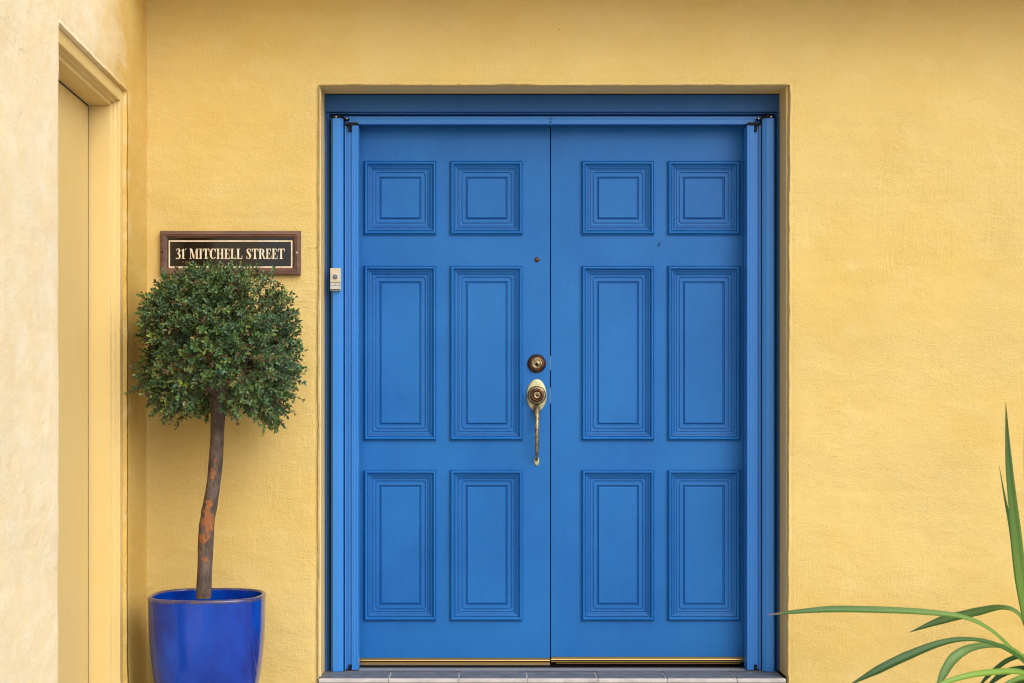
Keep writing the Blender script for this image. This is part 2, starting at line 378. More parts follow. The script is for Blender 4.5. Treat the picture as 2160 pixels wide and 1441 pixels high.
# ------------------------------------------------------------------ doorstep
YF = .16                                                   # face of the blue frame
st = thing('doorstep', 'grey tiled doorstep with pale edge under the blue double door', 'step', ((XL0 + XR0) / 2, .1, 0))
SX0, SX1 = PX(672, -.012), PX(1658, -.012); ZT = .15
v, f = box(SX0 + .003, SX1 - .003, -.004, .214, 0, ZT - .004); obj('bed', v, f, MT['grout'], st)
v, f = box(SX0 + .003, SX1 - .003, .2145, .33, 0, ZT - .02); obj('shade_rebate', v, f, MT['rubber_and_shade'], st)  # dark colour put in for the shade under the doors
js = [SX0] + [PX(q, -.012) for q in (819.5, 968, 1113, 1261.5, 1408, 1555)] + [SX1]
for a, b in zip(js[:-1], js[1:]):
    v, f = box(a + .003, b - .003, .006, .215, ZT - .012, ZT + random.uniform(-.0006, .0006)); obj('tile', v, f, MT['tile'], st, bevel=.0015)
    v, f = box(a + .003, b - .003, -.013, .0, .012, ZT - .0165); obj('riser_tile', v, f, MT['tile'], st, bevel=.0015)
for a, b in zip(js[:-1], js[1:]):
    v, f = prism([(-.014, ZT - .0145), (-.016, ZT - .012), (-.016, ZT - .004), (-.012, ZT - .0005), (.005, ZT + .0002), (.005, ZT - .0145)], lambda p, q: (a + .0012, p, q), lambda p, q: (b - .0012, p, q))
    obj('edge_trim', v, f, MT['nosing'], st)

# ------------------------------------------------------------------ blue door frame
df = thing('door_frame', 'blue painted timber frame around the double door', 'door frame', ((XL0 + XR0) / 2, .2, ZT))
FX0, FX1 = PX(684.5, YF), PX(1646, YF); FZ = PZ(199, YF)
# yellow battens lining the opening in front of the frame
v, f = box(XL0 - .02, FX0 + .001, .03, YF - .002, ZT, FZ + .012); o = obj('lining_batten', v, f, MT['cream'], df, bevel=.002)
v, f = box(PX(1643.5, YF), XR1 + .02, .03, YF - .002, ZT, FZ + .012); o = obj('lining_batten', v, f, MT['cream'], df, bevel=.002)
v, f = box(FX0 + .002, FX1 - .002, .03, YF - .002, FZ + .001, FZ + .05); o = obj('lining_batten', v, f, MT['cream'], df, bevel=.002)
hz = PZ(236, YF)
v, f = box(FX0 + .0005, FX1 - .0005, YF, .30, hz, FZ - .0015); obj('head', v, f, MT['frame'], df, bevel=.003)
v, f = box(FX0 + .002, FX1 - .002, YF + .012, .29, PZ(240.5, YF + .012), hz - .0005); obj('head_moulding', v, f, MT['frame'], df, bevel=.002)
v, f = box(FX0 + .004, FX1 - .004, YF + .035, .285, PZ(262, YF + .035), PZ(240.5, YF + .012) - .0005); obj('head_stop', v, f, MT['frame'], df, bevel=.002)
for s, q0, q1, q2 in ((1, 684.5, 690.5, 694), (-1, 1645, 1639.5, 1637)):
    a, b = sorted((PX(q0, YF), PX(q1, YF))); v, f = box(a, b, YF + .004, .30, ZT, hz - .001); obj('jamb', v, f, MT['frame'], df, bevel=.002)
    a, b = sorted((PX(q1, YF), PX(q2, YF))); v, f = box(a + .0004, b - .0004, YF + .010, .30, ZT, hz - .001); obj('jamb_moulding', v, f, MT['frame'], df, bevel=.002)
    a, b = sorted((PX(q2, YF), PX(746 if s > 0 else 1587, YF))); v, f = box(a + .0004, b - .0004, .285, .30, ZT + .018, PZ(262, YF + .035) - .001); obj('jamb_stop', v, f, MT['frame'], df, bevel=.002)

# ------------------------------------------------------------------ retractable screens, one each side
GX = 1161
def screen(side, label):
    YC = .135
    if side < 0: q = dict(c0=698, c1=702.6, c2=717, c3=724.2, e0=727, e1=729.6, ch0=734.2, b0=742, b1=755.5)
    else: q = dict(c0=1634.8, c1=1631, c2=1616.5, c3=1608, e0=1605, e1=1602.8, ch0=1598, b0=1591, b1=1576.7)
    X = {k: PX(val, YC + .01) for k, val in q.items()}
    t = thing('retractable_screen', label, 'screen', ((X['c0'] + X['b1']) / 2, YC + .04, ZT), 'screens folded back beside the double door')
    s = 1 if side < 0 else -1
    zt, zb = PZ(249, YC), ZT + .001
    poly = [(X['c0'], YC + .016), (X['c1'], YC), (X['c2'], YC), (X['c3'], YC + .012), (X['c3'], YC + .052), (X['c2'] - s * .004, YC + .062), (X['c1'], YC + .062), (X['c0'], YC + .05)]
    v, f = prism(poly, lambda a, b: (a, b, zb), lambda a, b: (a, b, zt)); c = obj('cassette', v, f, MT['alu'], t, bevel=.0012)
    cap = [(a + (.001 if a > (X['c0'] + X['c3']) / 2 else -.001), b - .001) for a, b in poly]
    v, f = prism(cap, lambda a, b: (a, b, zt + .0004), lambda a, b: (a, b, zt + .0105)); ec = obj('end_cap', v, f, MT['black'], t, bevel=.0015)
    v, f = lathe_y(PX(709, YC) if side < 0 else PX(1626.5, YC), zt + .0042, YC - .0012, [(.0030, 0), (.0028, .001), (.0018, .0014)], 10); obj('screw', v, f, MT['steel'], ec)
    # black lug beside the cap
    a, b = sorted((X['c3'], X['c3'] + s * .021)); v, f = box(a, b, YC + .012, YC + .04, zt - .0035, zt + .004); lg = obj('lug', v, f, MT['black'], t, bevel=.0015)
    v, f = lathe_y((a + b) / 2 + s * .003, zt, YC + .012, [(.0028, 0), (.0024, .001), (.0015, .0013)], 10); obj('screw', v, f, MT['steel'], lg)
    for nm, p_, q_ in (('gap_shade_pile', X['c3'] + s * .0004, X['e0'] - s * .0004), ('gap_shade_pile', X['c0'] - s * .0004, (PX(694.4, YC + .02) if side < 0 else PX(1636.6, YC + .02)))):
        a, b = sorted((p_, q_)); v, f = box(a, b, YC + .024, YC + .05, zb + .004, zt - .006); obj(nm, v, f, MT['black'], t)  # black pile strips added to paint the gaps beside the cassette as dark shade
    # pull bar: thin flange, channel, ribbed front
    z1, z0 = PZ(265, YC + .02), PZ(1412.5, YC + .02)
    yb = YC + .018
    P = [(X['e0'], yb), (X['e1'], yb), (X['e1'] + s * .0004, yb + .012), (X['ch0'], yb + .012), (X['ch0'] + s * .0003, yb + .007), (X['b0'], yb + .007), (X['b0'] + s * .0004, yb - .004)]
    wv = X['b1'] - X['b0']
    for k in range(4):
        P += [(X['b0'] + wv * (.10 + .22 * k), yb - .0045), (X['b0'] + wv * (.24 + .22 * k), yb - .0045), (X['b0'] + wv * (.25 + .22 * k), yb - .0032), (X['b0'] + wv * (.285 + .22 * k), yb - .0032)]
    P += [(X['b1'], yb - .003), (X['b1'], yb + .072), (X['e0'], yb + .072)]
    v, f = prism(P, lambda a, b: (a, b, z0), lambda a, b: (a, b, z1)); br = obj('pull_bar', v, f, MT['alu'], t)
    a, b = sorted((X['e1'], X['b1'] + s * .0005))
    v, f = box(a, b, yb - .0055, yb + .04, z0 - .0085, z0 - .0004); obj('foot_cap', v, f, MT['black'], br, bevel=.002)
    a, b = sorted((X['ch0'] + s * .0006, X['b0'] - s * .0006)); v, f = box(a, b, yb - .001, yb + .02, z0, z0 + .019); obj('foot_glide', v, f, MT['black'], br, bevel=.001)
    a, b = sorted((X['e0'] + s * .006, X['b0'] + s * .024)); v, f = box(a, b, yb - .006, yb + .03, z1 - .001, z1 + .0110); obj('head_cap', v, f, MT['black'], br, bevel=.0012)
    a, b = sorted((X['ch0'] + s * .0006, X['b0'] - s * .0002)); v, f = box(a, b, yb - .003, yb + .02, z1 - .023, z1 + .0004); obj('head_glide', v, f, MT['black'], br, bevel=.0012)
    # top and bottom tracks reach to the meeting point of the doors
    xa, xb = sorted((X['c3'] + s * .0016, PX(GX, .17) - s * .0004)); yt = .172
    zz1, zz0 = PZ(245.5, yt), PZ(262, yt)
    hgt = zz1 - zz0
    prof = [(yt + .006, zz1), (yt + .006, zz1 - hgt * .30), (yt + .001, zz1 - hgt * .33), (yt, zz1 - hgt * .40), (yt, zz0 + hgt * .12), (yt - .0015, zz0 + hgt * .09), (yt - .0015, zz0), (yt + .02, zz0), (yt + .02, zz1)]
    v, f = prism(prof, lambda a, b: (xa, a, b), lambda a, b: (xb, a, b)); tr = obj('top_track', v, f, MT['alu'], t)
    for dz in (.30, .72):
        v, f = lathe_y(PX(GX, yt) - s * .004, zz1 - hgt * (dz + .02), yt + (.006 if dz < .3 else 0), [(.0022, 0), (.002, .0012), (.001, .0015)], 8); obj('screw', v, f, MT['black'], tr)
    v, f = lathe_y(PX(GX, yt) - s * .036, zz1 - hgt * .74, yt, [(.0022, 0), (.002, .0008), (.001, .0011)], 8); obj('screw', v, f, MT['alu'], tr)
    xa, xb = sorted((X['c3'] + s * .004, PX(GX, .17) - s * .0003))
    prof = [(.146, ZT + .0008), (.146, ZT + .0022), (.149, ZT + .0030), (.170, ZT + .0022), (.172, ZT + .0042), (.177, ZT + .0042), (.179, ZT + .0022), (.204, ZT + .0022), (.206, ZT + .0036), (.214, ZT + .0036), (.214, ZT + .0008)]
    v, f = prism(prof, lambda a, b: (xa, a, b), lambda a, b: (xb, a, b)); obj('bottom_track', v, f, MT['sill'], t)
    return t
screen(-1, 'left folded blue aluminium screen post, the one with the doorbell')
screen(1, 'right folded blue aluminium screen post beside the right wall')

# ------------------------------------------------------------------ the two doors
YD = .25
DZ0, DZ1 = PZ(1388, YD), PZ(252, YD)
PROF = [(0, 0, .4), (.3, .007, .5), (1.2, .008, .7), (1.6, .0055, .5), (2.2, .009, .5), (3.6, .0125, .6), (5.4, .0128, .5), (7.2, .010, .4), (8.4, .0065, .4), (8.8, .0015, .4), (9.9, .0015, .3), (10.1, .0050, .3), (11.6, .0045, .3), (11.9, .001, .3),
        (12.8, .001, .3), (13.0, .003, .3), (15.0, .001, .3), (15.3, -.0025, .3), (16.3, -.0025, .3), (16.5, -.0005, .3), (18.0, -.001, .3), (18.3, -.0055, .3), (19.6, -.0055, .3)]
PROF2 = [(19.6, -.0055, .3), (19.9, -.003, .3), (22.0, -.003, 4.0), (23.0, -.0035, 7.0), (23.4, -.0075, 7.0), (25.9, -.0075, 6.0), (26.4, -.004, 5.0), (31.0, -.004, 1.0), (32.4, -.004, .3), (32.9, -.011, .3), (35.3, -.011, .3), (37.2, -.004, .3), (38.0, -.0035, .3)]
def ring(wd, ht, t, r, y, u=sc(YD), nseg=6):
    hw, hh = wd / 2 - t * u, ht / 2 - t * u; r = r * u; out = []
    for cx, cz, a0 in ((hw - r, hh - r, 0), (-hw + r, hh - r, 90), (-hw + r, -hh + r, 180), (hw - r, -hh + r, 270)):
        for k in range(nseg):
            a = math.radians(a0 + 90 * k / (nseg - 1)); out.append((cx + r * math.cos(a), -y * 1.1, cz + r * math.sin(a)))
    return out
def rings_mesh(name, wd, ht, prof, cap, mat):
    V = []; Fs = []; n = 24
    for t, y, r in prof: V += ring(wd, ht, t, r, y)
    for j in range(len(prof) - 1):
        for k in range(n): Fs.append((j * n + k, j * n + (k + 1) % n, (j + 1) * n + (k + 1) % n, (j + 1) * n + k))
    if cap: Fs.append(tuple(range((len(prof) - 1) * n, len(prof) * n)))
    me = mesh(name, V, Fs); me.materials.append(mat); return me
ROWS = [(340, 496), (561, 929.5), (991, 1309.5)]
pmesh = {}
PW = 154 * sc(YD)
for k, (a, b) in enumerate(ROWS):
    ht = (b - a) * sc(YD); pmesh[k] = (rings_mesh('panel', PW, ht, PROF2, True, MT['door']), rings_mesh('panel_moulding', PW, ht, PROF, False, MT['door']))
def door(x0px, x1px, cols, label, z0, vis0, vis1):
    x0, x1 = PX(x0px, YD), PX(x1px, YD)
    t = thing('door', label, 'door', ((x0 + x1) / 2, YD, ZT), 'leaves of the blue double door')
    xs = [x0]; zs = [z0]
    for c in cols: xs += [PX(c, YD), PX(c, YD) + PW]
    xs += [x1]
    for a, b in ROWS[::-1]: zs += [PZ(b, YD), PZ(a, YD)]
    zs += [DZ1]
    nx, nz = len(xs), len(zs); V = [(x, YD, z) for x in xs for z in zs]; Fs = []
    for i in range(nx - 1):
        for j in range(nz - 1):
            if i % 2 == 1 and j % 2 == 1: continue
            a = i * nz + j; Fs.append((a, a + nz, a + nz + 1, a + 1))
    nb = len(V); V += [(x, YD + .04, z) for x in (x0, x1) for z in (z0, DZ1)]
    c00, c01, c10, c11 = 0, nz - 1, (nx - 1) * nz, nx * nz - 1
    Fs += [tuple(range(0, nz)) + (nb + 1, nb), tuple(range(c10, c11 + 1)) + (nb + 3, nb + 2), tuple(i * nz for i in range(nx)) + (nb + 2, nb), tuple(i * nz + nz - 1 for i in range(nx)) + (nb + 3, nb + 1), (nb, nb + 1, nb + 3, nb + 2)]
    obj('slab', V, Fs, MT['door'], t)
    for c in cols:
        for k, (a, b) in enumerate(ROWS):
            px_, pz_ = PX(c, YD) + PW / 2, (PZ(a, YD) + PZ(b, YD)) / 2
            p = bpy.data.objects.new('panel', pmesh[k][0]); COL.objects.link(p); p.parent = t; p.location = Vector((px_, YD, pz_)) - t.location
            q = bpy.data.objects.new('panel_moulding', pmesh[k][1]); COL.objects.link(q); q.parent = p
    return t
dl = door(742, 1160.1, (767, 949), 'left leaf of the blue double door, with brass handle and lock', PZ(1388, YD), 0, 0)
dr = door(1162.4, 1590, (1226, 1407.5), 'right leaf of the blue double door, without a handle', PZ(1385.5, YD), 0, 0)
# weather strips at the feet of the doors
def sweep(t, xa, xb, zt_, u, worn):
    n = 'weather_strip'
    v, f = box(xa, xb, YD - .006, YD + .03, zt_ - 5 * u, zt_ - .0004); o = obj(n, v, f, MT['sweep_dark'], t)
    cy, cz, r = YD - .008, zt_ - 5.2 * u, 1.8 * u
    poly = [(cy + .006 - r * 1.6 * math.sin(math.pi * k / 10), cz + r * math.cos(math.pi * k / 10)) for k in range(11)]
    v, f = prism(poly, lambda a, b: (xa, a, b), lambda a, b: (xb, a, b)); obj('brass_bead', v, f, MT['sweep'], o, smooth=False)
    if not worn:
        v, f = box(xa, xb, YD - .009, YD + .028, zt_ - 11.6 * u, zt_ - 8.2 * u); obj('channel', v, f, MT['sweep_dark'], o)
        v, f = box(xa, xb, YD - .013, YD + .02, zt_ - 13 * u, zt_ - 11.8 * u); obj('brass_lip', v, f, MT['sweep'], o)
        v, f = box(xa, xb, YD - .010, YD + .026, zt_ - 16.5 * u, zt_ - 13.2 * u); obj('rubber_blade', v, f, MT['rubber_and_shade'], o)
    else:
        v, f = box(xa, xb, YD - .008, YD + .028, zt_ - 10.4 * u, zt_ - 8.0 * u); obj('channel', v, f, MT['sweep_dark'], o)
        v, f = box(xa + .02, xb - .05, YD - .004, YD + .02, zt_ - 14.0 * u, zt_ - 12.4 * u); obj('rubber_blade', v, f, MT['sweep_dark'], o)
u = sc(YD)
sweep(dl, PX(744, YD), PX(1160, YD), PZ(1388, YD), u, False)
sweep(dr, PX(1162.6, YD), PX(1588, YD), PZ(1385.5, YD), u, True)
# hardware on the left leaf
hx = PX(1132, YD)
v, f = lathe_y(PX(1133, YD), PZ(548, YD), YD, [(5.2 * u, 0), (5.2 * u, .002), (4.4 * u, .0045), (2.6 * u, .006), (1.5 * u, .0062)], 20); pe = obj('peephole', v, f, MT['bronze'], dl, smooth=True)
z = PZ(767, YD)
v, f = lathe_y(hx, z, YD, [(19.6 * u, 0), (19.6 * u, .004), (18.4 * u, .007), (15 * u, .017), (12.2 * u, .021), (11.6 * u, .0205), (11.4 * u, .012)], 40); db = obj('deadbolt', v, f, MT['bronze'], dl, smooth=True)
v, f = lathe_y(hx, z, YD, [(11.3 * u, .010), (11.3 * u, .0215), (10.4 * u, .0235), (7.4 * u, .0235), (6.9 * u, .021), (6.3 * u, .0215), (5.6 * u, .0225)], 32); cy = obj('lock_cylinder', v, f, MT['grip'], db, smooth=True)
v, f = merge([lathe_y(hx, z - 2.4 * u, YD, [(3.4 * u, .0226), (3.2 * u, .0232)], 16), box(hx - .0014, hx + .0014, YD - .0236, YD - .0225, z - 5 * u, z + 2.0 * u)]); obj('keyhole', v, f, MT['black'], db)
z = PZ(834, YD)
v, f = lathe_y(hx, z, YD, [(21 * u, 0), (21 * u, .003), (20.2 * u, .0055), (18 * u, .007), (10 * u, .0072)], 48, 1, 34.2 / 21); hd = obj('handle', v, f, MT['brass'], dl, smooth=True)
v, f = lathe_y(hx, z, YD, [(19.6 * u, .006), (19.8 * u, .012), (18.6 * u, .020), (16.5 * u, .024), (14.5 * u, .025)], 40); obj('knob_collar', v, f, MT['grip'], hd, smooth=True)
v, f = lathe_y(hx, z, YD, [(14.4 * u, .022), (14.6 * u, .032), (13.4 * u, .041), (11.0 * u, .044), (9.6 * u, .042), (8.4 * u, .037), (7.6 * u, .036)], 36); kn = obj('knob', v, f, MT['bronze'], hd, smooth=True)
v, f = lathe_y(hx, z, YD, [(7.5 * u, .034), (7.5 * u, .039), (6.6 * u, .0405), (5.0 * u, .0405), (4.6 * u, .0395)], 24); obj('lock_cylinder', v, f, MT['grip'], hd, smooth=True)
v, f = merge([lathe_y(hx, z - .6 * u, YD, [(2.2 * u, .0397), (2.0 * u, .041)], 12)]); obj('keyhole', v, f, MT['black'], hd)
gp = catmull([(hx, YD - .006, PZ(858, YD)), (hx, YD - .018, PZ(863, YD)), (hx, YD - .036, PZ(872, YD)), (hx - .0006, YD - .050, PZ(890, YD)), (hx - .001, YD - .054, PZ(915, YD)), (hx - .001, YD - .048, PZ(940, YD)), (hx, YD - .034, PZ(957, YD)), (hx, YD - .012, PZ(967, YD)), (hx, YD - .004, PZ(970, YD))], 4)
gr = np.interp(np.linspace(0, 1, len(gp)), [0, .12, .25, .4, .6, .78, .9, 1], [.016, .0165, .0125, .0100, .0085, .0066, .0066, .0075])
v, f = tube(gp, gr * .86, 14); obj('grip', v, f, MT['grip'], hd, smooth=True)
v, f = lathe_y(hx, PZ(972, YD), YD, [(5.4 * u, 0), (5.4 * u, .003), (4.6 * u, .005), (2 * u, .0056)], 20, 1, 2.0); obj('foot_plate', v, f, MT['brass'], hd, smooth=True)
v, f = lathe_y(hx, PZ(968, YD), YD, [(3.6 * u, .004), (3.6 * u, .010), (2.4 * u, .0125)], 14); obj('bolt', v, f, MT['grip'], hd, smooth=True)
for a, b in ((751, 781), (818, 851)):                      # latch plates glinting in the gap
    v, f = box(PX(1160.3, YD), PX(1161.9, YD), YD + .0015, YD + .028, PZ(b, YD), PZ(a, YD)); obj('latch_plate', v, f, MT['sill'], dl)
# small hook on the right leaf
p = lambda a, b, o: (PX(a, YD), YD - o, PZ(b, YD))
v, f = tube([p(1391, 513, 0), p(1391, 513, .008), p(1391.2, 516, .011), p(1390.6, 518.2, .011), p(1388.6, 518.4, .010), p(1387.6, 517.2, .009)], [.0013] * 6, 8); obj('hook', v, f, MT['black'], dr, smooth=True)

# ------------------------------------------------------------------ doorbell
yb = .135
bl = thing('doorbell', 'cream doorbell button stuck on the left screen post', 'doorbell', (PX(708.5, yb), yb, PZ(614, yb)))
u = sc(yb); x0, x1 = PX(697.4, yb), PX(719.6, yb)
v, f = box(x0, x1, yb - .018, yb - .001, PZ(613.8, yb), PZ(566.5, yb)); obj('body', v, f, MT['bell'], bl, bevel=.002)
v, f = lathe_y(PX(708, yb), PZ(585.3, yb), yb - .0182, [(8.2 * u, 0), (8.0 * u, .0006), (7.4 * u, .0007)], 28); rg = obj('button_ring', v, f, MT['bell'], bl, smooth=True)
v, f = lathe_y(PX(708, yb), PZ(585.3, yb), yb - .0185, [(5.1 * u, 0), (5.1 * u, .001), (4.2 * u, .0012)], 24); bt = obj('button', v, f, MT['black'], bl)
v, f = lathe_y(PX(708, yb), PZ(585.3, yb), yb - .0192, [(4.3 * u, 0), (4.2 * u, .0014), (3.4 * u, .0020), (1 * u, .0021)], 24); obj('button_face', v, f, MT['button'], bt, smooth=True)
v, f = box(x0 + .0006, x1 - .0018, yb - .0186, yb - .017, PZ(612.4, yb), PZ(596.8, yb)); nw = obj('name_window', v, f, MT['black'], bl)
v, f = box(x0 + .0012, x1 - .0028, yb - .0196, yb - .0184, PZ(603.0, yb), PZ(598.0, yb)); obj('name_card', v, f, MT['bell_grey'], nw)
v, f = box(x0 + .0012, x1 - .0028, yb - .0196, yb - .0184, PZ(610.9, yb), PZ(603.6, yb)); obj('name_card', v, f, MT['bell_grey'], nw)
v, f = box(PX(707.6, yb), PX(709.0, yb), yb - .0200, yb - .0194, PZ(602.0, yb), PZ(600.2, yb)); obj('mark', v, f, MT['black'], nw)

# ------------------------------------------------------------------ house sign
u = sc(0)
sg = thing('house_sign', 'dark wood framed house sign with gold lettering above the topiary tree', 'sign', (PX(487, 0), -.012, PZ(580, 0)))
sx0, sx1, sz0, sz1 = PX(340, 0), PX(635, 0), PZ(580.5, 0), PZ(488.5, 0)
fp = [(0, .002), (0, -.019), (.0025, -.0225), (.013, -.0235), (.0155, -.021), (.0185, -.0205), (.0265, -.0135), (.0265, .002)]
def rail(a, b):
    v, f = prism(fp, a, b); return obj('frame_rail', v, f, MT['wood'], sg)
e = .00015
rail(lambda a, b: (sx0 + a, b, sz1 - a), lambda a, b: (sx1 - a, b, sz1 - a)); rail(lambda a, b: (sx0 + a, b, sz0 + a), lambda a, b: (sx1 - a, b, sz0 + a))
rail(lambda a, b: (sx0 + a, b, sz0 + a + e), lambda a, b: (sx0 + a, b, sz1 - a - e)); rail(lambda a, b: (sx1 - a, b, sz0 + a + e), lambda a, b: (sx1 - a, b, sz1 - a - e))
v, f = box(sx0 + .02, sx1 - .02, -.0112, 0, sz0 + .02, sz1 - .02); obj('plate', v, f, MT['plate'], sg)
yl = -.0112
bx0, bx1, bz0, bz1 = PX(357.2, 0), PX(617.6, 0), PZ(565.6, 0), PZ(508, 0); t = 2.8 * u
v, f = merge([box(bx0, bx1, yl - .0004, yl - .00005, bz1 - t, bz1), box(bx0, bx1, yl - .0004, yl - .00005, bz0, bz0 + t), box(bx0, bx0 + t, yl - .0004, yl - .00005, bz0 + t, bz1 - t), box(bx1 - t, bx1, yl - .0004, yl - .00005, bz0 + t, bz1 - t)])
obj('border_line', v, f, MT['gilt'], sg)
def R(x0, y0, x1, y1): return [(x0, y0), (x1, y0), (x1, y1), (x0, y1)]
K, N = .175, .05                                           # thick and thin strokes, cap height 1
def stem(x): return [R(x, 0, x + K, 1)] + [[(x - .07, 0), (x + K + .07, 0), (x + K + .07, .035), (x + K, .075), (x, .075), (x - .07, .035)], [(x - .07, 1), (x - .07, .965), (x, .925), (x + K, .925), (x + K + .07, .965), (x + K + .07, 1)]]
def strip(pts, n=5):
    c = catmull(pts, n); out = []; L = []; Rr = []
    for i, p in enumerate(c):
        t = c[min(i + 1, len(c) - 1)][:2] - c[max(i - 1, 0)][:2]; t = t / (np.linalg.norm(t) + 1e-9); nrm = np.array([-t[1], t[0]])
        L.append(tuple(p[:2] + nrm * p[2] / 2)); Rr.append(tuple(p[:2] - nrm * p[2] / 2))
    return [[L[i], L[i + 1], Rr[i + 1], Rr[i]] for i in range(len(c) - 1)]
def G(ch):
    if ch == 'I': return stem(.07), .36
    if ch == 'T': return [R(.24, 0, .24 + K, 1), [(.15, 0), (.53, 0), (.53, .035), (.44, .075), (.24, .075), (.15, .035)], R(.02, .94, .66, 1), [(.0, .70), (.03, .70), (.10, .94), (.0, 1)], [(.68, .70), (.65, .70), (.58, .94), (.68, 1)]], .70
    if ch == 'H': return stem(.07) + stem(.50) + [R(.2, .47, .56, .47 + N)], .80
    if ch in 'EL':
        g = stem(.07) + [R(.2, 0, .54, .06), [(.50, .06), (.56, 0), (.585, .32), (.555, .32)]]
        if ch == 'E': g += [R(.2, .94, .50, 1), [(.46, .94), (.52, 1), (.535, .72), (.505, .72)], R(.2, .48, .38, .48 + N), [(.37, .37), (.40, .37), (.40, .64), (.37, .64)]]
        return g, .62
    if ch == 'M': return [R(.08, .04, .08 + N, .97), R(.0, 0, .22, .045), [(0, .955), (0, 1), (.26, 1), (.50, .22), (.44, .0), (.40, 0), (.13, .90), (.10, .955)], [(.44, .0), (.50, .22), (.70, 1), (.74, 1), (.47, 0)], R(.68, 0, .68 + K, 1), [(.60, 0), (.96, 0), (.96, .035), (.88, .075), (.68, .075), (.60, .035)], R(.86, .955, .96, 1)], .99
    if ch == 'C':
        g = []
        for k in range(22):
            q = []
            for kk, ins in ((k, 0), (k + 1, 0), (k + 1, 1), (k, 1)):
                a = math.radians(48 + kk * (318 - 48) / 22); q.append((.36 + (.36 - (.20 if ins else 0)) * math.cos(a) + (.02 if ins else 0), .5 + (.52 - (.055 if ins else 0)) * math.sin(a)))
            g.append(q)
        return g + [[(.58, .66), (.62, .66), (.64, 1.0), (.60, 1.0), (.55, .86)]], .70
    if ch == 'S': return strip([(.45, .80, .04), (.38, .93, .05), (.26, .985, .055), (.13, .92, .10), (.115, .76, .17), (.22, .60, .21), (.35, .45, .21), (.415, .28, .18), (.385, .10, .11), (.26, .015, .055), (.13, .06, .05), (.05, .22, .04)]) + [[(.44, .70), (.48, .70), (.48, 1.0), (.45, 1.0)], [(.02, 0), (.05, 0), (.06, .31), (.02, .31)]], .56
    if ch == 'R': return stem(.07) + strip([(.2, .972, .055), (.34, .972, .055), (.45, .90, .12), (.485, .75, .19), (.45, .59, .12), (.34, .515, .055), (.2, .515, .055)]) + [[(.32, .50), (.46, .54), (.66, .04), (.72, .035), (.72, 0), (.52, 0)]], .72
    if ch == '3': return strip([(.04, .78, .05), (.12, .95, .06), (.24, .985, .06), (.37, .91, .14), (.39, .76, .16), (.31, .60, .09), (.18, .53, .05)]) + strip([(.18, .53, .05), (.34, .49, .10), (.43, .30, .18), (.38, .09, .13), (.24, .01, .06), (.10, .04, .10), (.05, .10, .12)]), .52
    if ch == '1': return [R(.16, 0, .16 + K, .96), [(.07, 0), (.46, 0), (.46, .035), (.36, .06), (.16, .06), (.07, .035)], [(.05, .86), (.16, .90), (.30, 1.0), (.30, .96), (.16, .82), (.05, .82)], [(.47, .86), (.55, 1.08), (.58, 1.08), (.52, .88)]], .52
    return [], .34
TXT = '31 MITCHELL STREET'
tot = sum(G(c)[1] + .02 for c in TXT); sx = (PX(602, 0) - PX(372, 0)) / tot; cap = 21.5 * u; zb = PZ(547, 0); xx = PX(372, 0)
for ch in TXT:
    polys, adv = G(ch)
    if polys:
        V = []; Fs = []
        for k, pl in enumerate(polys):
            n0 = len(V); n = len(pl); yy = yl - .0005 - .00004 * k
            V += [(xx + a * sx, yy, zb + b * cap) for a, b in pl] + [(xx + a * sx, yl - .0001 + .00001 * k, zb + b * cap) for a, b in pl]
            Fs.append(tuple(range(n0, n0 + n))); Fs += [(n0 + i, n0 + (i + 1) % n, n0 + n + (i + 1) % n, n0 + n + i) for i in range(n)]
        obj('letter', V, Fs, MT['gilt'], sg, fix=False)
    xx += (adv + .02) * sx
for q in (345.5, 628.5):
    v, f = lathe_y(PX(q, 0), PZ(534, 0), -.0232, [(.0038, 0), (.0036, .0008), (.002, .0006), (.0015, .0001)], 14); obj('screw', v, f, MT['steel'] if q > 500 else MT['black'], sg)

# ------------------------------------------------------------------ blue glazed pot
YP = -.30
u = sc(YP); pcx = PX(437.5, YP); pot = thing('plant_pot', 'cobalt blue glazed pot holding the topiary tree', 'pot', (pcx, YP, 0))
def se(a, n=2.7):
    c, s_ = math.cos(a), math.sin(a); return (math.copysign(abs(c) ** (2 / n), c), math.copysign(abs(s_) ** (2 / n), s_))
def pot_mesh(prof, n=72, capb=True):
    V = []; Fs = []
    for r, z in prof:
        for k in range(n):
            c, s_ = se(2 * math.pi * (k + .5) / n); wob = 1 + .006 * math.sin(3 * 2 * math.pi * k / n + z * 5)
            V.append((pcx + r * c * wob, YP + r * s_ * wob * .93, z * 1.034))
    for j in range(len(prof) - 1):
        for k in range(n): Fs.append((j * n + k, j * n + (k + 1) % n, (j + 1) * n + (k + 1) % n, (j + 1) * n + k))
    if capb: Fs.append(tuple(range(n)))
    return V, Fs
RZ = .488; RR = 120.5 * u
outer = [(.105, 0), (.122, .006), (.138, .03), (.153, .07), (.166, .115), (.1765, .165), (.185, .215), (.192, .27), (.1975, .33), (.2005, .39), (.2015, .44), (.2025, .468), (RR - .001, .476)]
v, f = pot_mesh(outer); b = obj('body', v, f, MT['glaze'], pot, smooth=True, fix=False)
rim = [(RR - .001, .4762), (RR, .4805), (RR - .001, .4855), (RR - .005, .4885), (RR - .010, .4885), (RR - .0135, .486), (RR - .0145, .482)]
v, f = pot_mesh(rim, capb=False); obj('rim', v, f, MT['rim'], pot, smooth=True, fix=False)
v, f = pot_mesh([(RR - .0145, .482), (RR - .016, .46), (RR - .018, .40)], capb=False); obj('inner_wall', v, f, MT['glaze'], pot, smooth=True, fix=False)
V = []; Fs = []; n = 48; rs = np.linspace(0.0, RR - .016, 12)
